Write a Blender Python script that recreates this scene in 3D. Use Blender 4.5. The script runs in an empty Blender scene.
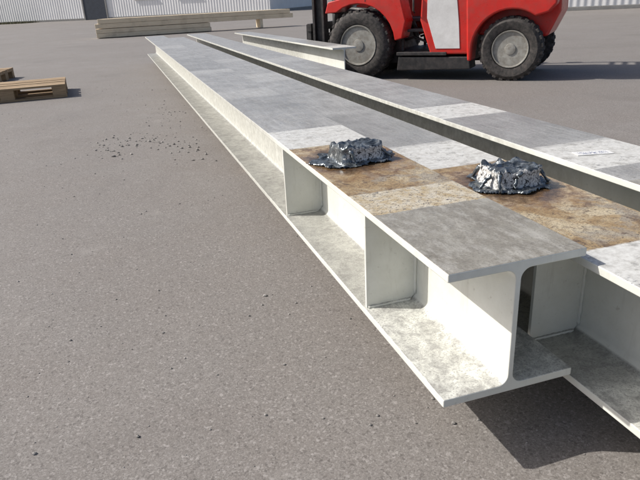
import bpy, bmesh, math, random
from mathutils import Vector, Matrix, noise
random.seed(7)
sc=bpy.context.scene
COL=sc.collection

# ---------------------------------------------------------------- node helpers
class NT:
    def __init__(s,name,rough=0.6,metal=0.0,spec=0.5):
        s.m=bpy.data.materials.new(name); s.m.use_nodes=True
        s.t=s.m.node_tree; s.b=s.t.nodes['Principled BSDF']
        s.b.inputs['Roughness'].default_value=rough
        s.b.inputs['Metallic'].default_value=metal
        s.b.inputs['Specular IOR Level'].default_value=spec
        s.tc=s.t.nodes.new('ShaderNodeTexCoord')
        s.co=s.tc.outputs['Object']
    def put(s,inp,v):
        if isinstance(v,bpy.types.NodeSocket): s.t.links.new(v,inp)
        elif isinstance(v,(tuple,list)):
            inp.default_value=(tuple(v)+(1,))[:4] if len(inp.default_value)==4 else tuple(v)[:3]
        else: inp.default_value=v
    def map(s,scale=(1,1,1),loc=(0,0,0)):
        n=s.t.nodes.new('ShaderNodeMapping'); s.put(n.inputs['Vector'],s.co)
        n.inputs['Scale'].default_value=scale; n.inputs['Location'].default_value=loc
        return n.outputs[0]
    def noise(s,scale,detail=4,rough=.6,vec=None,dist=0):
        n=s.t.nodes.new('ShaderNodeTexNoise'); s.put(n.inputs['Vector'],vec or s.co)
        n.inputs['Scale'].default_value=scale;n.inputs['Detail'].default_value=detail
        n.inputs['Roughness'].default_value=rough;n.inputs['Distortion'].default_value=dist
        return n.outputs['Fac']
    def vor(s,scale,feature='F1',out='Distance',vec=None,rnd=1):
        n=s.t.nodes.new('ShaderNodeTexVoronoi'); n.feature=feature
        s.put(n.inputs['Vector'],vec or s.co); n.inputs['Scale'].default_value=scale
        n.inputs['Randomness'].default_value=rnd
        return n.outputs[out]
    def rng(s,v,a,b,c=0.,d=1.,smooth=False):
        n=s.t.nodes.new('ShaderNodeMapRange'); n.clamp=True
        if smooth: n.interpolation_type='SMOOTHSTEP'
        s.put(n.inputs[0],v)
        for i,x in enumerate((a,b,c,d)): s.put(n.inputs[i+1],x)
        return n.outputs[0]
    def mt(s,op,a,b=0.,c=0.):
        n=s.t.nodes.new('ShaderNodeMath'); n.operation=op
        s.put(n.inputs[0],a); s.put(n.inputs[1],b); s.put(n.inputs[2],c)
        return n.outputs[0]
    def mix(s,f,a,b,mode='MIX'):
        n=s.t.nodes.new('ShaderNodeMix'); n.data_type='RGBA'; n.blend_type=mode
        s.put(n.inputs[0],f); s.put(n.inputs[6],a); s.put(n.inputs[7],b)
        return n.outputs[2]
    def sep(s,v=None):
        n=s.t.nodes.new('ShaderNodeSeparateXYZ'); s.put(n.inputs[0],v or s.co); return n.outputs
    def bump(s,h,strength=.3,dist=.01,prev=None):
        n=s.t.nodes.new('ShaderNodeBump'); n.inputs['Strength'].default_value=strength
        n.inputs['Distance'].default_value=dist; s.put(n.inputs['Height'],h)
        if prev: s.put(n.inputs['Normal'],prev)
        s.put(s.b.inputs['Normal'],n.outputs[0]); return n.outputs[0]
    def col(s,v): s.put(s.b.inputs['Base Color'],v)
    def rgh(s,v): s.put(s.b.inputs['Roughness'],v)

# ---------------------------------------------------------------- mesh helpers
def empty(name,loc=(0,0,0),rotz=0):
    o=bpy.data.objects.new(name,None); o.location=loc; o.rotation_euler=(0,0,rotz); COL.objects.link(o); return o
def mkobj(name,bm,mat,parent=None,smooth=False,bevel=0,seg=2):
    bmesh.ops.recalc_face_normals(bm,faces=bm.faces)
    me=bpy.data.meshes.new(name); bm.to_mesh(me); bm.free()
    if mat: me.materials.append(mat)
    o=bpy.data.objects.new(name,me); COL.objects.link(o)
    if parent: o.parent=parent
    if smooth:
        for p in me.polygons: p.use_smooth=True
    if bevel:
        md=o.modifiers.new('b','BEVEL'); md.width=bevel; md.segments=seg; md.limit_method='ANGLE'; md.angle_limit=math.radians(35)
        for p in me.polygons: p.use_smooth=True
        md.harden_normals=True
    return o
def abox(bm,x0,x1,y0,y1,z0,z1,M=None):
    vs=[bm.verts.new((x,y,z)) for z in (z0,z1) for y in (y0,y1) for x in (x0,x1)]
    for f in ((0,1,3,2),(4,6,7,5),(0,4,5,1),(2,3,7,6),(0,2,6,4),(1,5,7,3)): bm.faces.new([vs[i] for i in f])
    if M: bmesh.ops.transform(bm,matrix=M,verts=vs)
def box(name,b,mat,parent=None,bevel=.004,M=None):
    bm=bmesh.new(); abox(bm,*b,M=M); return mkobj(name,bm,mat,parent,bevel=bevel)
def boxes(name,bl,mat,parent=None,bevel=.004):
    bm=bmesh.new()
    for b in bl: abox(bm,*b)
    return mkobj(name,bm,mat,parent,bevel=bevel)
def prism(name,prof,y0,y1,mat,parent=None,bevel=.015,seg=3):
    "profile in xz, extruded along y"
    bm=bmesh.new()
    a=[bm.verts.new((x,y0,z)) for x,z in prof]; b=[bm.verts.new((x,y1,z)) for x,z in prof]
    bm.faces.new(a); bm.faces.new(b[::-1]); n=len(prof)
    for i in range(n): bm.faces.new((a[i],b[i],b[(i+1)%n],a[(i+1)%n]))
    return mkobj(name,bm,mat,parent,bevel=bevel,seg=seg)
def tube(name,pts,r,mat,parent=None,nseg=10,radii=None,bm=None):
    own=bm is None
    if own: bm=bmesh.new()
    pts=[Vector(p) for p in pts]; rings=[]
    for i,p in enumerate(pts):
        d=(pts[min(i+1,len(pts)-1)]-pts[max(i-1,0)]).normalized()
        up=Vector((0,0,1)) if abs(d.z)<.9 else Vector((1,0,0))
        s=d.cross(up).normalized(); u=s.cross(d)
        rr=radii[i] if radii else r
        rings.append([bm.verts.new(p+rr*(math.cos(2*math.pi*k/nseg)*s+math.sin(2*math.pi*k/nseg)*u)) for k in range(nseg)])
    for a,b in zip(rings,rings[1:]):
        for k in range(nseg): bm.faces.new((a[k],a[(k+1)%nseg],b[(k+1)%nseg],b[k]))
    bm.faces.new(rings[0]); bm.faces.new(rings[-1][::-1])
    if own: return mkobj(name,bm,mat,parent,smooth=True)
def lathe_y(name,prof,cx,cz,mat,parent=None,n=48,smooth=True):
    "prof list of (radius,y) revolved about the y axis through cx,cz"
    bm=bmesh.new(); rings=[]
    for r,y in prof:
        rings.append([bm.verts.new((cx+r*math.cos(2*math.pi*k/n),y,cz+r*math.sin(2*math.pi*k/n))) for k in range(n)])
    for a,b in zip(rings,rings[1:]):
        for k in range(n): bm.faces.new((a[k],a[(k+1)%n],b[(k+1)%n],b[k]))
    bm.faces.new(rings[0]); bm.faces.new(rings[-1])
    o=mkobj(name,bm,mat,parent,smooth=smooth)
    if smooth:
        md=o.modifiers.new('e','EDGE_SPLIT'); md.split_angle=math.radians(38)
    return o

# ---------------------------------------------------------------- camera
sc.view_settings.view_transform='Standard'; sc.view_settings.look='None'; sc.view_settings.exposure=0
yaw,pitch,roll,f=math.radians(17.19),math.radians(22.08),math.radians(-2.91),597.2
F=Vector((math.sin(yaw)*math.cos(pitch),math.cos(yaw)*math.cos(pitch),-math.sin(pitch)))
R0=Vector((math.cos(yaw),-math.sin(yaw),0)); U0=R0.cross(F)
R=R0*math.cos(roll)+U0*math.sin(roll); U=U0*math.cos(roll)-R0*math.sin(roll)
cd=bpy.data.cameras.new('camera'); cam=bpy.data.objects.new('camera',cd); COL.objects.link(cam)
M=Matrix((R,U,-F)).transposed().to_4x4(); M.translation=(-0.497,-0.847,0.897); cam.matrix_world=M
cd.sensor_width=36; cd.lens=f/640*36; cd.clip_start=.02; cd.clip_end=1500; sc.camera=cam

# ---------------------------------------------------------------- light
S=Vector((-1.05,.5,1.0)).normalized()
sd=bpy.data.lights.new('sun','SUN'); sd.energy=4.9; sd.angle=math.radians(.5); sd.color=(1,.96,.90)
so=bpy.data.objects.new('sun',sd); COL.objects.link(so); so.rotation_euler=(-S).to_track_quat('-Z','Y').to_euler(); so.location=(-10,4,12)
w=bpy.data.worlds.new('World'); sc.world=w; w.use_nodes=True
sk=w.node_tree.nodes.new('ShaderNodeTexSky'); sk.sky_type='NISHITA'; sk.sun_disc=False
sk.sun_elevation=math.asin(S.z); sk.sun_rotation=math.atan2(S.x,S.y)%(2*math.pi)
sk.dust_density=3.0; sk.air_density=.8
bg=w.node_tree.nodes['Background']; bg.inputs[1].default_value=.125
w.node_tree.links.new(sk.outputs[0],bg.inputs[0])

# ---------------------------------------------------------------- materials
def m_asphalt():
    m=NT('asphalt',.8)
    big=m.noise(.35,4,.6); mid=m.noise(2.5,5,.65); fine=m.noise(90,4,.75)
    cells=m.vor(360,out='Color'); cc=m.sep(cells); cs=cc[0]
    cs2=m.sep(m.vor(170,out='Color'))[1]
    c=m.mix(m.rng(big,.3,.7),(.185,.170,.156),(.245,.227,.211))
    c=m.mix(m.rng(mid,.38,.68),c,(.200,.180,.163))
    c=m.mix(m.mt('MULTIPLY',m.rng(cs,.70,.95),.42),c,(.38,.36,.34))
    c=m.mix(m.mt('MULTIPLY',m.rng(cs,.32,.05),.5),c,(.085,.076,.069))
    c=m.mix(m.mt('MULTIPLY',m.rng(cs2,.94,.97),.5),c,(.39,.365,.345))
    c=m.mix(m.mt('MULTIPLY',m.rng(cs2,.07,.04),.5),c,(.08,.07,.064))
    c=m.mix(m.mt('MULTIPLY',m.rng(fine,.42,.66),.32),c,(.125,.112,.101))
    c=m.mix(m.mt('MULTIPLY',m.rng(m.noise(.8,6,.72,None,.6),.54,.70),.34),c,(.115,.102,.093))
    c=m.mix(m.mt('MULTIPLY',m.rng(m.noise(5,6,.75,m.map((1,.8,1),(4,0,0)),.4),.60,.70),.25),c,(.32,.30,.275))
    m.col(c)
    h=m.mt('ADD',m.mt('MULTIPLY',cc[1],.3),m.mt('MULTIPLY',fine,1.0))
    m.bump(h,.38,.0025)
    return m.m
MA=m_asphalt()

def beam_mat(name,bands,rustc=None,seed=0.):
    m=NT(name,.5)
    X,Y,Z=m.sep()[:3]
    geo=m.t.nodes.new('ShaderNodeNewGeometry'); nz=m.sep(geo.outputs['Normal'])[2]
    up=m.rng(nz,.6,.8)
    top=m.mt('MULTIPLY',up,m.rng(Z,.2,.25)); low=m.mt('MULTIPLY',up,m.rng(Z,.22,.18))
    v=m.map((1,1,1),(seed,seed*2,0)); vs=m.map((1,.10,1),(seed,0,0))
    n1=m.noise(7,6,.68,v); n2=m.noise(60,5,.7,v); n3=m.noise(240,3,.7,v); st=m.noise(60,5,.75,vs)
    n4=m.noise(28,6,.75,v,.4)
    c=m.mix(m.rng(n1,.38,.72),(.72,.725,.67),(.62,.62,.555))
    c=m.mix(m.mt('MULTIPLY',m.rng(n2,.62,.72),.35),c,(.28,.25,.20))
    drip=m.noise(30,4,.7,m.map((1,1,.15),(seed,0,0)))
    c=m.mix(m.mt('MULTIPLY',m.rng(drip,.57,.74),.25),c,(.32,.295,.24))
    far=m.rng(Y,1.17,1.5)
    c=m.mix(m.mt('MULTIPLY',far,m.rng(n4,.36,.6,.18,.55)),c,(.26,.255,.225))  # shade of the far channel mixed into the paint colour, past the second stiffener
    grey=m.mix(m.rng(n1,.38,.62),(.25,.245,.235),(.36,.357,.345))
    grey=m.mix(m.mt('MULTIPLY',m.rng(st,.48,.66),.55),grey,(.48,.475,.455))
    grey=m.mix(m.mt('MULTIPLY',m.rng(n4,.50,.64),.50),grey,(.175,.168,.155))
    grey=m.mix(m.mt('MULTIPLY',m.rng(n3,.52,.66),.5),grey,(.52,.51,.485))
    grey=m.mix(m.mt('MULTIPLY',m.rng(n3,.46,.36),.45),grey,(.10,.095,.088))
    dg=m.noise(45,5,.75,m.map((1,.35,1),(seed,3,0)))
    warm=m.mix(m.rng(n1,.36,.64),(.205,.188,.155),(.31,.295,.255))
    warm=m.mix(m.mt('MULTIPLY',m.rng(dg,.46,.66),.7),warm,(.43,.415,.375))
    warm=m.mix(m.mt('MULTIPLY',m.rng(n3,.5,.64),.4),warm,(.09,.08,.065))
    white=m.mix(m.rng(n2,.4,.65),(.66,.655,.62),(.49,.48,.445))
    white=m.mix(m.mt('MULTIPLY',m.rng(n4,.5,.62),.45),white,(.30,.285,.25))
    flake=m.rng(m.noise(95,3,.85,m.map((1,2.6,1),(seed,0,0)),.8),.60,.62)
    white=m.mix(m.mt('MULTIPLY',flake,m.rng(m.noise(7,3,.6,v),.47,.54)),white,(.025,.03,.05))
    cream=m.mix(m.rng(n4,.42,.60),(.58,.53,.42),(.43,.34,.20))
    cream=m.mix(m.rng(m.noise(95,3,.85,m.map((1.3,2.2,1),(seed,0,0)),.8),.57,.585),cream,(.04,.035,.045))
    cream=m.mix(m.mt('MULTIPLY',m.rng(n3,.5,.65),.4),cream,(.22,.17,.12))
    rust=m.mix(m.rng(n4,.38,.62),(.41,.30,.16),(.265,.178,.088))
    rust=m.mix(m.rng(m.noise(9,5,.7,m.map((1,.7,1),(seed,5,0)),.8),.47,.60),rust,(.51,.43,.29))
    rust=m.mix(m.mt('MULTIPLY',m.rng(m.noise(6,5,.75,m.map((1,1,1),(seed,2,0)),.5),.52,.60),.6),rust,(.28,.265,.235))
    rust=m.mix(m.mt('MULTIPLY',m.rng(m.noise(13,5,.75,m.map((1,1,1),(seed,9,0)),.5),.54,.62),.75),rust,(.12,.075,.045))
    rust=m.mix(m.mt('MULTIPLY',m.rng(n3,.5,.6),.5),rust,(.09,.06,.04))
    rust=m.mix(m.rng(m.noise(110,3,.85,m.map((1,2,1),(seed,1,0)),.6),.60,.615),rust,(.025,.02,.025))
    pal={'g':grey,'w':white,'r':rust,'c':cream,'k':warm,'p':m.mix(.25,grey,white),'d':m.mix(.20,grey,(.12,.12,.115))}
    yw=m.mt('ADD',Y,m.mt('MULTIPLY',m.mt('SUBTRACT',n4,.5),.02))
    tcol=grey
    for y0,y1,k in bands:
        e=.0015 if k in 'wck' else (.004 if k=='r' else .04)
        msk=m.mt('MULTIPLY',m.rng(yw,y0-e,y0+e),m.rng(yw,y1+e,y1-e))
        if k=='w' : msk=m.mt('MULTIPLY',msk,m.rng(n4,.66,.58,.35,1))
        tcol=m.mix(msk,tcol,pal[k])
    if rustc:
        bx,by=rustc
        dx=m.mt('SUBTRACT',X,bx); dy=m.mt('MULTIPLY',m.mt('SUBTRACT',Y,by),.85)
        d=m.mt('SQRT',m.mt('ADD',m.mt('MULTIPLY',dx,dx),m.mt('MULTIPLY',dy,dy)))
        d=m.mt('ADD',d,m.mt('MULTIPLY',m.mt('SUBTRACT',m.noise(20,5,.75,v),.5),.22))
        tcol=m.mix(m.mt('MULTIPLY',m.rng(d,.20,.13),.55),tcol,(.24,.12,.045))
        tcol=m.mix(m.mt('MULTIPLY',m.rng(d,.16,.09),.9),tcol,(.055,.032,.018))
        wet=m.rng(d,.17,.12)
    else: wet=None
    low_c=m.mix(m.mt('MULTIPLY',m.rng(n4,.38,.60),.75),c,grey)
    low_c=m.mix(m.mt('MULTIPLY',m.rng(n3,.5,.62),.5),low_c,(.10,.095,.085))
    low_c=m.mix(m.mt('MULTIPLY',m.rng(Y,.40,.43),m.rng(n1,.3,.6,.70,.35)),low_c,(.16,.155,.14))  # lower flange past the first stiffener: grime plus channel shadow, both in the colour
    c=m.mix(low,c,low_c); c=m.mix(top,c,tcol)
    m.col(c)
    rr=m.rng(n4,.35,.65,.30,.52)
    if wet: rr=m.mix(m.mt('MULTIPLY',wet,top),rr,(.16,.16,.16))
    m.rgh(rr)
    p=m.bump(n3,.12,.002); m.bump(n4,.18,.003,p)
    return m.m

def flat_mat(name,c,rough=.5,metal=0,var=.25,scale=8,bump=.0,dust=0,dustc=(.25,.22,.19)):
    m=NT(name,rough,metal); n=m.noise(scale,5,.65)
    d=tuple(x*(1-var) for x in c); cc=m.mix(m.rng(n,.35,.65),c,d)
    if dust:
        cc=m.mix(m.mt('MULTIPLY',m.rng(m.noise(scale*2.3,6,.7),.42,.68),dust),cc,dustc)
    m.col(cc); m.rgh(m.rng(m.noise(scale*3,4),.3,.7,rough*.8,min(1,rough*1.25)))
    if bump: m.bump(m.noise(scale*12,4,.7),bump,.004)
    return m.m
def wood_mat(name,c,c2,axis=0,rough=.8):
    m=NT(name,rough); sx=[9,9,9]; sx[axis]=.6
    g=m.noise(6,5,.65,m.map(tuple(sx)),.6); cc=m.mix(m.rng(g,.35,.68),c,c2)
    cc=m.mix(m.mt('MULTIPLY',m.rng(m.noise(3,5),.5,.7),.4),cc,tuple(x*.5 for x in c2))
    m.col(cc); m.bump(g,.3,.004); return m.m

# ---------------------------------------------------------------- ground
bm=bmesh.new(); 
vs=[bm.verts.new(p) for p in ((-400,-200,0),(400,-200,0),(400,600,0),(-400,600,0))]; bm.faces.new(vs)
mkobj('ground',bm,MA)

# ---------------------------------------------------------------- beams
B,H,TF,TW,RF=.30,.29,.018,.012,.022
def ibeam(name,x,z,y0,y1,mat,stiff=(),rz=0,sx=1):
    e=empty(name,(x,y0,z),rz); e.scale=(sx,1,1); L=y1-y0
    pr=[]
    def arc(cx,cz,a0,a1,r=RF,n=6):
        return [(cx+r*math.cos(math.radians(a0+(a1-a0)*i/n)),cz+r*math.sin(math.radians(a0+(a1-a0)*i/n))) for i in range(n+1)]
    wl,wr=B/2-TW/2,B/2+TW/2
    pr+=[(0,0),(B,0),(B,TF)]
    pr+=arc(wr+RF,TF+RF,270,180); pr+=arc(wr+RF,H-TF-RF,180,90)
    pr+=[(B,H-TF),(B,H),(0,H),(0,H-TF)]
    pr+=arc(wl-RF,H-TF-RF,90,0); pr+=arc(wl-RF,TF+RF,0,-90)
    pr+=[(0,TF)]
    bm=bmesh.new()
    a=[bm.verts.new((px,0,pz)) for px,pz in pr]; b=[bm.verts.new((px,L,pz)) for px,pz in pr]
    bm.faces.new(a); bm.faces.new(b[::-1]); n=len(pr)
    for i in range(n): bm.faces.new((a[i],b[i],b[(i+1)%n],a[(i+1)%n]))
    mkobj('rolled_section',bm,mat,e,bevel=.0026,seg=2)
    for i,ys in enumerate(stiff):
        for side,(xa,xb) in enumerate(((.006,wl-.001),(wr+.001,B-.006))):
            c=.016
            bm=bmesh.new()
            if side==0: pts=[(xa,TF-.001),(xb-c,TF-.001),(xb,TF+c),(xb,H-TF-c),(xb-c,H-TF+.001),(xa,H-TF+.001)]
            else: pts=[(xa+c,TF-.001),(xb,TF-.001),(xb,H-TF+.001),(xa+c,H-TF+.001),(xa,H-TF-c),(xa,TF+c)]
            p1=[bm.verts.new((q,ys-.005,r)) for q,r in pts]; p2=[bm.verts.new((q,ys+.005,r)) for q,r in pts]
            bm.faces.new(p1); bm.faces.new(p2[::-1])
            for k in range(6): bm.faces.new((p1[k],p2[k],p2[(k+1)%6],p1[(k+1)%6]))
            mkobj('stiffener_plate',bm,mat,e,bevel=.001)
            bmw=bmesh.new()
            for sgn in (-1,1):
                yy=ys+sgn*.006
                paths=[[(xa+.004,TF+.002),(xb-c,TF+.002)],[(xb-.002,TF+c),(xb-.002,H-TF-c)]] if side==0 else [[(xa+c,TF+.002),(xb-.004,TF+.002)],[(xa+.002,TF+c),(xa+.002,H-TF-c)]]
                for (xa_,za_),(xb_,zb_) in paths:
                    K=26; pts3=[(xa_+(xb_-xa_)*t/K,yy+random.uniform(-.001,.001),za_+(zb_-za_)*t/K) for t in range(K+1)]
                    tube('',pts3,.004,None,bm=bmw,nseg=6,radii=[.0045+random.uniform(-.0009,.0012) for _ in pts3])
            mkobj('weld_bead',bmw,mat,e,smooth=True)
    return e
b1=[(-.1,.34,'k'),(.34,.50,'c'),(.50,1.06,'r'),(1.06,1.36,'w'),(1.75,2.3,'d'),(2.3,2.6,'p'),(3.6,3.85,'p'),(3.85,5,'d'),(6.6,7.1,'p')]
b2=[(-1,.30,'k'),(-.1,.02,'w'),(.30,.50,'w'),(.50,1.18,'r'),(1.18,1.5,'w'),(1.5,2.2,'d'),(3.6,4.1,'p'),(5.2,5.5,'p')]
b3=[(-1,.9,'k'),(1.02,1.30,'w'),(1.30,1.85,'d'),(1.85,2.12,'w'),(3.2,3.5,'p'),(4.6,5,'p')]
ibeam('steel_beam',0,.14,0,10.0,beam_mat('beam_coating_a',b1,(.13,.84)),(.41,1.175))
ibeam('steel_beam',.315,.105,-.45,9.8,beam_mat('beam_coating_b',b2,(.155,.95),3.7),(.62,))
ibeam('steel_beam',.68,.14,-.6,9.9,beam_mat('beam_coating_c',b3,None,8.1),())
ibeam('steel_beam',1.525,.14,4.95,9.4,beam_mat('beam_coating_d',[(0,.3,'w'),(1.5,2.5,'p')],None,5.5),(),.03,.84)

m=NT('label_paper',.6); X,Y,Z=m.sep()[:3]
txt=m.mt('MULTIPLY',m.rng(m.noise(260,2,.6,m.map((1.6,.7,1))),.53,.56),m.mt('MULTIPLY',m.rng(m.mt('ABSOLUTE',Y),.014,.012),m.rng(m.mt('ABSOLUTE',X),.045,.042)))
m.col(m.mix(txt,(.70,.70,.68),(.03,.05,.16)))
bm=bmesh.new(); abox(bm,-.055,.055,-.02,.02,0,.0012); lb=mkobj('paper_label',bm,m.m); lb.location=(.80,.56,.4307); lb.rotation_euler=(0,0,math.radians(-14))

wd=wood_mat('bearer_wood',(.34,.26,.17),(.20,.145,.09),0)
def bearer(x0,x1,y,z1):
    box('timber_bearer',(x0,x1,y,y+.10,0,z1),wd,bevel=.004)
for y in (2.4,7.6):
    bearer(.10,.31,y,.139); bearer(.36,.62,y+.02,.104); bearer(.70,1.02,y,.139)
bearer(1.36,1.70,8.9,.139); bearer(1.56,1.74,5.4,.139)

# ---------------------------------------------------------------- burnt lumps
def crust_mat():
    m=NT('burnt_coating',.25)
    at=m.t.nodes.new('ShaderNodeAttribute'); at.attribute_name='side'; A=at.outputs['Fac']
    n=m.noise(30,5,.7,None,.5); n2=m.noise(190,4,.75); n5=m.noise(85,3,.65,None,.6)
    dark=m.mix(m.rng(n,.38,.62),(.05,.060,.068),(.24,.265,.28))
    dark=m.mix(m.mt('MULTIPLY',m.rng(n5,.54,.64),.8),dark,(.022,.026,.030))
    sp=m.mix(m.rng(n2,.48,.58),(.68,.67,.64),(.24,.23,.22)); sp=m.mix(m.rng(n5,.56,.61),sp,(.03,.03,.03))
    side=m.rng(m.mt('ADD',A,m.mt('MULTIPLY',m.mt('SUBTRACT',n,.5),1.2)),.44,.52)
    m.col(m.mix(side,dark,sp)); m.rgh(m.mix(side,(.19,.19,.19),(.8,.8,.8)))
    m.put(m.b.inputs['Metallic'],m.mt('MULTIPLY',m.mt('SUBTRACT',1,side),.55))
    p=m.bump(n2,.15,.002); m.bump(n5,.3,.005,p)
    return m.m
CM=crust_mat()
def lump(loc,sx,sy,hz,rot,seed,tail=0.):
    e=empty('burnt_coating_lump',loc,rot)
    rs=random.Random(seed)
    bm=bmesh.new(); lay=bm.verts.layers.float.new('side'); N=150
    off=Vector((seed*3.1,seed*1.7,0)); grid={}
    hx,hy=sx*.5+.05+tail,sy*.5+.05
    for i in range(N+1):
        for j in range(N+1):
            x=(i/N*2-1)*hx; y=(j/N*2-1)*hy
            nn=noise.fractal(Vector((x,y,0))*18+off,1,2,4)
            q=(abs(x/(sx*.5))**6+abs(y/(sy*.5))**6)**(1/6)+nn*.07
            t=max(0,min(1,(q-.88)/.16)); hgt=hz*(1-t)**.75*(1+.28*noise.noise(Vector((x,y,3))*12+off))
            rid=1-abs(noise.noise(Vector((x,y,0))*20+off*2))*2.2
            rid2=1-abs(noise.noise(Vector((x,y,1))*46+off))*2.2
            topf=1 if t<=.05 else max(0,1-t*2.5)
            z=hgt+(.010*rid+.004*rid2)*(topf*.9+.2)
            tl=tail if x<0 else 0
            r=(abs(x/(sx*.5+.034+tl))**2.6+abs(y/(sy*.5+.030-(.02 if tl and x<-sx*.6 else 0)))**2.6)**(1/2.6)+nn*.30
            if r>1.0: continue
            ed=max(0,min(1,(1-r)/.06))
            if t>.98: z=.002+(.006*max(0,rid)+.003*max(0,rid2))*ed
            d=noise.noise_vector(Vector((x,y,z))*22+off)
            k=topf
            ov=1+ .06*(1 if .0<t<.25 else 0)
            v=bm.verts.new((x*ov+d.x*.009*k,y*ov+d.y*.009*k,max(z,.0012)))
            v[lay]=1.0 if .12<t<.96 else (.3 if t<=.12 and t>0 else 0.)
            if 0.12<t<.96 and x<-sx*.28 and tail: v[lay]=.35
            grid[i,j]=v
    for (i,j) in list(grid):
        try: bm.faces.new((grid[i,j],grid[i+1,j],grid[i+1,j+1],grid[i,j+1]))
        except KeyError: pass
    loose=[v for v in bm.verts if not v.link_faces]; bmesh.ops.delete(bm,geom=loose,context='VERTS')
    mkobj('crumpled_crust',bm,CM,e,smooth=True)
    bm=bmesh.new()
    for k in range(8):
        a=rs.uniform(0,2*math.pi); px=math.copysign(abs(math.cos(a))**.5,math.cos(a))*sx*.48; py=math.copysign(abs(math.sin(a))**.5,math.sin(a))*sy*.48
        z0=hz*rs.uniform(.7,1.0); pts=[];ang=a+rs.uniform(-1.2,1.2)
        for t in range(9):
            u=t/8
            pts.append((px*(1+.12*u)+math.cos(ang)*.03*u+rs.uniform(-.002,.002),py*(1+.12*u)+math.sin(ang)*.022*u+rs.uniform(-.002,.002),max(.003,z0*(1-u**1.6)+.002)))
        tube('',pts,0,None,bm=bm,nseg=7,radii=[(.0065*(1-.5*t/8))*rs.uniform(.7,1.3) for t in range(9)])
    mkobj('melted_strands',bm,CM,e,smooth=True)
    return e
lump((.152,.84,.4305),.145,.125,.040,math.radians(6),1,tail=.045)
lump((.472,.505,.3955),.145,.125,.046,math.radians(-4),5)

# ---------------------------------------------------------------- loose stones
bm=bmesh.new(); rs=random.Random(3)
def stone(x,y,s):
    r=bmesh.ops.create_icosphere(bm,subdivisions=1,radius=s); o=Vector((rs.random()*50,0,0)); sq=rs.uniform(.45,.8)
    for v in r['verts']:
        v.co*=1+.35*noise.noise(v.co/s*1.1+o); v.co.z*=sq
        v.co+=Vector((x,y,s*sq*.55))
for _ in range(140):
    t=rs.random(); stone(-.74+.72*t+rs.gauss(0,.08),3.34+rs.gauss(0,.18)+.25*math.sin(t*4),abs(rs.gauss(.004,.003))+.0018)
for _ in range(45): stone(rs.gauss(-.14,.10),4.5+rs.gauss(0,.8),rs.uniform(.003,.008))
for _ in range(2200): stone(rs.uniform(-4,1.6),-.4+8*rs.random()**1.5,abs(rs.gauss(.0012,.0013))+.001)
for _ in range(40): stone(rs.uniform(-3,0),rs.uniform(0,8),rs.uniform(.003,.005))
stone(-.16,.88,.008)
mkobj('loose_gravel',bm,flat_mat('stone',(.38,.36,.335),.9,0,.6,60,.3))

# ---------------------------------------------------------------- pallets
pw=wood_mat('pallet_wood',(.42,.30,.18),(.26,.18,.10),0)
def pallet(x,y,rz):
    "origin = near right ground corner; boards run along -x"
    e=empty('wooden_pallet',(x,y,0),rz); bl=[]
    for yy,wd_ in ((0,.145),(.164,.1),(.3275,.145),(.536,.1),(.655,.145)): bl.append((-1.2,0,yy,yy+wd_,.122,.144))
    for xx in (-1.2,-.6725,-.145): bl.append((xx,xx+.145,.003,.797,.1,.1215))
    for xx in (-1.2,-.6725,-.145):
        for yy,wd_ in ((0,.1),(.3275,.145),(.70,.1)): bl.append((xx+.002,xx+.143,yy+.002,yy+wd_-.002,.0225,.0995))
    for yy,wd_ in ((0,.1),(.3275,.145),(.70,.1)): bl.append((-1.2,0,yy,yy+wd_,0.001,.022))
    boxes('boards_and_blocks',bl,pw,e,bevel=.002)
pallet(-1.09,6.49,math.radians(3)); pallet(-2.08,8.6,math.radians(-6))

# ---------------------------------------------------------------- lumber stack far
lw=wood_mat('new_lumber',(.88,.74,.53),(.76,.60,.40),0,.75)
e=empty('lumber_stack',(-1.0,20.6,0),math.radians(1)); bl=[]
for i in range(4):
    for l in range(2): bl.append((0.0+.02*i,3.7-.03*l,i*.155,i*.155+.15,.02+.135*l,.15+.135*l))
for i in range(4):
    bl.append((.05*i,6.6-.08*i,i*.155,i*.155+.15,.30,.44)); 
    bl.append((.1+.05*i,6.5-.08*i,i*.155,i*.155+.15,.445,.58))
bl.append((5.4,5.5,0,.6,.02,.298))
boxes('planks',bl,lw,e,bevel=.006)

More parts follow.
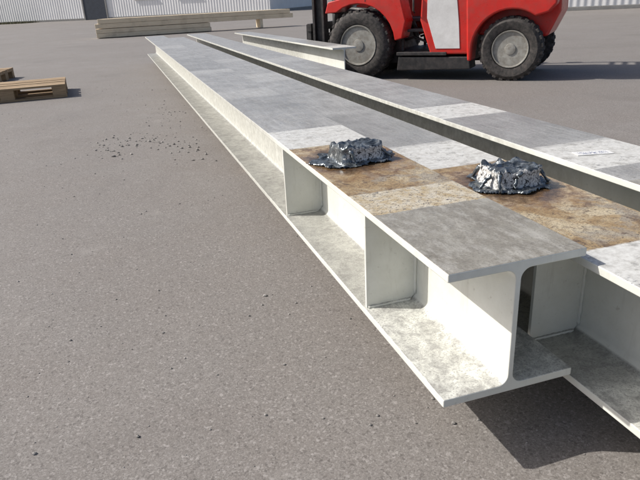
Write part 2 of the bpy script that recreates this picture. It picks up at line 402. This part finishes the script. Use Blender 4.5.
# ---------------------------------------------------------------- forklift
red=flat_mat('red_paint',(.66,.030,.022),.32,0,.18,5,0,.30,(.22,.10,.08))
wht=flat_mat('white_panel',(.80,.79,.77),.35,0,.12,5,0,.2)
blk=flat_mat('black_steel',(.028,.027,.027),.5,0,.3,9,.1,.35,(.12,.10,.09))
rub=flat_mat('tyre_rubber',(.035,.033,.031),.85,0,.3,12,.3,.6,(.13,.11,.10))
rim=flat_mat('rim_paint',(.40,.39,.35),.5,0,.35,10,0,.6,(.16,.13,.10))
steel=flat_mat('bare_steel',(.25,.25,.25),.35,.8,.3,10)
lamp=flat_mat('lamp_glass',(.75,.72,.65),.1,0,.05)
amber=flat_mat('amber_lens',(.7,.25,.02),.2)
FA=math.atan2(.701,-.713)
fk=empty('forklift',(2.515,6.175,0),FA)
def wheel(cx,r,w,side,yout):
    s=side; y1=yout*s; y0=(yout-w)*s
    k=[(r*.60,y1-.03*s),(r*.62,y1-.012*s),(r*.70,y1-.004*s),(r*.86,y1),(r*.95,y1-.02*s),(r,y1-.045*s),(r,y0+.045*s),(r*.95,y0+.02*s),(r*.8,y0),(r*.55,y0+.02*s)]
    lathe_y('tyre',k,cx,r,rub,fk,56)
    bm=bmesh.new(); n=26
    for i in range(n):
        for h in (0,1):
            a=2*math.pi*(i+.5*h)/n
            Mx=Matrix.Translation((cx,0,r))@Matrix.Rotation(-a,4,'Y')
            ya,yb=sorted((y1-.018*s if h else (y0+y1)/2-.01*s,(y0+y1)/2+.01*s if h else y0+.018*s))
            abox(bm,r-.02,r+.006,ya,yb,-.020,.020,Mx)
    mkobj('tread',bm,rub,fk,bevel=.004,seg=1)
    k=[(r*.60,y1-.028*s),(r*.58,y1-.010*s),(r*.55,y1-.012*s),(r*.52,y1-.05*s),(r*.36,y1-.095*s),(r*.34,y1-.06*s),(r*.20,y1-.055*s),(r*.17,y1-.02*s),(r*.09,y1-.015*s)]
    lathe_y('rim',k,cx,r,rim,fk,40)
    bm=bmesh.new()
    for i in range(8):
        a=2*math.pi*i/8
        Mx=Matrix.Translation((cx+r*.275*math.cos(a),y1-.055*s,r+r*.275*math.sin(a)))@Matrix.Rotation(math.pi/2,4,'X')
        bmesh.ops.create_cone(bm,cap_ends=True,segments=6,radius1=.014,radius2=.013,depth=.03,matrix=Mx)
        a+=.39
        Mx=Matrix.Translation((cx+r*.43*math.cos(a),y1-.072*s,r+r*.43*math.sin(a)))@Matrix.Rotation(math.pi/2,4,'X')
        bmesh.ops.create_cone(bm,cap_ends=True,segments=12,radius1=.022,radius2=.022,depth=.02,matrix=Mx)
    mkobj('wheel_nuts_and_holes',bm,blk,fk)
for s in (1,-1):
    wheel(0,.372,.26,s,.585); wheel(-1.67,.315,.20,s,.555)
prism('chassis',[(.30,.22),(.30,.62),(-.30,.62),(-.42,.30),(-1.15,.26),(-1.25,.5),(-1.25,.18),(-.3,.15)],-.30,.30,blk,fk,.01)
box('front_axle',(-.09,.09,-.33,.33,.28,.46),blk,fk)
box('steer_axle',(-1.73,-1.61,-.36,.36,.25,.40),blk,fk)
for s in (1,-1):
    a,b=(.30,.57) if s>0 else (-.57,-.30)
    arcp=[(.44*math.cos(math.radians(t)),.372+.44*math.sin(math.radians(t))) for t in range(174,42,-12)]
    prism('front_fender',[(-.52,.44)]+arcp+[(.40,.72),(.36,.84),(-.10,.93),(-.48,.93),(-.56,.62)],a,b,red,fk,.012)
    boxes('fender_seam',[(-.10,-.092,min(.568*s,.572*s),max(.568*s,.572*s),.83,.92)],blk,fk,0)
    box('step_plate',(-1.02,-.46,min(.2*s,.575*s),max(.2*s,.575*s),.26,.295),blk,fk,.006)
    boxes('step_hangers',[(-.50,-.47,min(.40*s,.43*s),max(.40*s,.43*s),.296,.60),(-.80,-.77,min(.40*s,.43*s),max(.40*s,.43*s),.296,.60)],blk,fk)
    box('step_plate_upper',(-.86,-.56,min(.22*s,.50*s),max(.22*s,.50*s),.50,.53),blk,fk,.006)
    prism('lower_side_box',[(-.46,.10),(-.48,.245),(-1.26,.245),(-1.28,.12)],min(.3*s,.565*s),max(.3*s,.565*s),blk,fk,.01)
    tube('hydraulic_hose',[(-.45,.33*s,.40),(-.6,.36*s,.44),(-.75,.34*s,.38),(-.9,.33*s,.42)],.014,blk,fk)
    tube('grab_handle',[(-.66,.555*s,.70),(-.66,.60*s,.72),(-.66,.60*s,.90),(-.66,.555*s,.92)],.011,blk,fk)
    prism('side_panel',[(-.84,.27),(-.72,.62),(-.74,.95),(-1.22,.95),(-1.30,.62),(-1.27,.27)],min(.26*s,.560*s),max(.26*s,.560*s),red,fk,.02)
    prism('white_stripe_panel',[(-.90,.33),(-.80,.64),(-.80,.93),(-1.10,.93),(-1.14,.60),(-1.16,.33)],min(.555*s,.566*s),max(.555*s,.566*s),wht,fk,.002)
arc2=[(-1.67+.385*math.cos(math.radians(t)),.315+.385*math.sin(math.radians(t))) for t in range(0,127,9)]
for s in (1,-1):
    prism('counterweight_side',[(-1.24,.20),(-1.20,.98),(-1.30,1.02),(-1.98,1.02),(-2.08,.92),(-2.09,.74),(-2.02,.66)]+arc2[::-1]+[(-1.282,.20)],min(.34*s,.575*s),max(.34*s,.575*s),red,fk,.025,4)
prism('counterweight_core',[(-1.24,.45),(-1.20,.97),(-1.30,1.01),(-1.99,1.01),(-2.10,.90),(-2.11,.66),(-2.0,.42),(-1.9,.42)],-.345,.345,red,fk,.03,4)
prism('engine_hood',[(-.95,.96),(-.90,1.16),(-1.0,1.20),(-1.85,1.22),(-1.92,1.03)],-.42,.42,blk,fk,.03)
prism('seat_cushion',[(-.98,1.20),(-.94,1.30),(-1.42,1.28),(-1.42,1.20)],-.24,.24,blk,fk,.03)
prism('seat_backrest',[(-1.38,1.28),(-1.50,1.78),(-1.60,1.78),(-1.52,1.23)],-.23,.23,blk,fk,.03)
box('floor',(-.95,-.28,-.30,.30,.60,.635),blk,fk)
prism('dashboard_cowl',[(-.12,.90),(.12,.90),(.06,1.24),(-.12,1.30),(-.2,1.2)],-.44,.44,blk,fk,.02)
tube('steering_column',[(-.12,0,1.15),(-.45,0,1.38)],.025,blk,fk)
pts=[(-.47+.06*math.sin(t*math.pi/12),.17*math.cos(t*math.pi/12),1.39+.15*math.sin(t*math.pi/12)) for t in range(25)]
tube('steering_wheel',pts,.014,blk,fk)
for s in (1,-1):
    tube('guard_post_front',[(.05,.47*s,.90),(-.02,.46*s,1.4),(-.28,.44*s,2.10)],.032,blk,fk)
    tube('guard_post_rear',[(-1.75,.47*s,1.0),(-1.74,.46*s,1.7),(-1.52,.44*s,2.10)],.032,blk,fk)
    tube('guard_rail',[(-.28,.44*s,2.10),(-1.52,.44*s,2.10)],.032,blk,fk)
    lathe_y('work_lamp',[(.03,.40*s),(.06,.43*s),(.065,.49*s),(.055,.495*s)],-.02,1.95,lamp,fk,20)
boxes('guard_bars',[(-.30-.14*i,-.27-.14*i,-.43,.43,2.085,2.12) for i in range(9)],blk,fk)
bm=bmesh.new(); bmesh.ops.create_cone(bm,cap_ends=True,segments=20,radius1=.05,radius2=.035,depth=.10,matrix=Matrix.Translation((-1.4,0,2.17))); mkobj('beacon',bm,amber,fk,bevel=.01)
for s in (1,-1):
    y=.34*s
    boxes('mast_outer_rail',[(.50,.53,y-.055,y+.055,.12,2.15),(.62,.65,y-.055,y+.055,.12,2.15),(.53,.62,y-.010,y+.010,.12,2.15)],blk,fk)
    y=.24*s
    boxes('mast_inner_rail',[(.56,.58,y-.04,y+.04,.16,2.10),(.65,.67,y-.04,y+.04,.16,2.10),(.58,.65,y-.008,y+.008,.16,2.10)],steel,fk)
    tube('tilt_cylinder',[(.50,.22*s,.75),(-.1,.22*s,.68)],.035,blk,fk)
    tube('lift_cylinder',[(.60,.17*s,.18),(.60,.17*s,1.9)],.035,steel,fk)
    prism('fork',[(.76,.60),(.80,.60),(.81,.138),(1.75,.125),(1.75,.112),(.76,.095)],.22*s-.055,.22*s+.055,blk,fk,.004)
boxes('mast_crossmembers',[(.52,.64,-.285,.285,2.06,2.14),(.51,.53,-.285,.285,.35,.50),(.51,.53,-.285,.285,1.2,1.28)],blk,fk)
boxes('fork_carriage',[(.70,.755,-.34,.34,.20,.29),(.70,.755,-.34,.34,.52,.61),(.71,.75,-.33,-.28,.29,.52),(.71,.75,.28,.33,.29,.52)],blk,fk)
lathe_y('chain_pulley',[(.02,-.03),(.06,-.03),(.06,.03),(.02,.03)],.6,1.95,steel,fk,20)

# ---------------------------------------------------------------- far buildings
def corr_mat(name,c):
    m=NT(name,.55); X=m.sep()[0]
    wv=m.mt('SINE',m.mt('MULTIPLY',X,2*math.pi/.25)); n=m.noise(.8,5,.6)
    m.col(m.mix(m.rng(n,.35,.7),c,tuple(x*.88 for x in c))); m.bump(wv,.4,.02); return m.m
cw=corr_mat('white_cladding',(.88,.87,.85)); gl=flat_mat('window_glass',(.04,.05,.06),.1); pl=flat_mat('concrete_plinth',(.32,.31,.29),.8,0,.2,3)
rf=flat_mat('roof_sheet',(.12,.12,.13),.6); dr=flat_mat('door_paint',(.05,.06,.08),.5)
def hall(name,x0,y0,x1,y1,depth,hgt,doors,wins,ph=.15):
    L=math.hypot(x1-x0,y1-y0); e=empty(name,(x0,y0,0),math.atan2(y1-y0,x1-x0))
    box('walls',(0,L,0,depth,ph,hgt),cw,e,.02)
    box('plinth',(-.02,L+.02,-.03,depth+.03,0,ph-.001),pl,e,.01)
    box('eaves',(-.3,L+.3,-.35,depth+.35,hgt+.002,hgt+.25),rf,e,.02)
    prism('roof',[(-.3,hgt+.252),(L+.3,hgt+.252),(L+.3,hgt+.4),(L/2,hgt+1.6),(-.3,hgt+.4)],-.35,depth+.35,rf,e,.02)
    for a,b in doors:
        box('door',(a,b,-.06,.05,.03,min(3.2,hgt-.8)),dr,e,.02)
        boxes('door_frame',[(a-.12,a-.002,-.09,.05,.0,3.3),(b+.002,b+.12,-.09,.05,0,3.3)],pl,e)
    for a,b in wins:
        box('window',(a,b,-.03,.05,1.5,2.6),gl,e,.01)
        boxes('window_frame',[(a-.08,b+.08,-.06,.05,2.602,2.70),(a-.08,b+.08,-.08,.05,1.42,1.498),((a+b)/2-.03,(a+b)/2+.03,-.06,.04,1.5,2.6)],wht,e)
    return e
wh=hall('white_warehouse',-24,74,12,50,18,5.5,[(25.8,28.0)],[(8,10),(13,15),(31,33),(35,37)])
hall('white_industrial_hall',13.2,20.6,27,11.2,14,5,[(9.5,12.0)],[(1.2,2.6),(6,7.4)],.12)
# dry grass strip along the foot of the warehouse
gm=NT('dry_grass',.95); gm.col(gm.mix(gm.rng(gm.noise(2,6,.7),.35,.65),(.16,.14,.08),(.08,.085,.045)))
rs=random.Random(4); bm=bmesh.new(); d=Vector((36,-24,0)).normalized(); nrm=Vector((-d.y,d.x,0))*-1; o0=Vector((-24,74,0))
bm.faces.new([bm.verts.new((p.x,p.y,.004)) for p in (o0+nrm*.1,o0+d*21+nrm*.1,o0+d*21+nrm*2.6,o0+nrm*4.5)])
for _ in range(7000):
    t=rs.uniform(0,21); k=rs.uniform(.15,2.4+1.7*(1-t/21)); p=o0+d*t+nrm*k; h=rs.uniform(.06,.22); a=rs.uniform(0,6.28)
    u=Vector((math.cos(a),math.sin(a),0))*.02
    bm.faces.new([bm.verts.new(v) for v in (p-u,p+u,p+Vector((rs.gauss(0,.04),rs.gauss(0,.04),h)))])
mkobj('grass_verge',bm,gm.m)
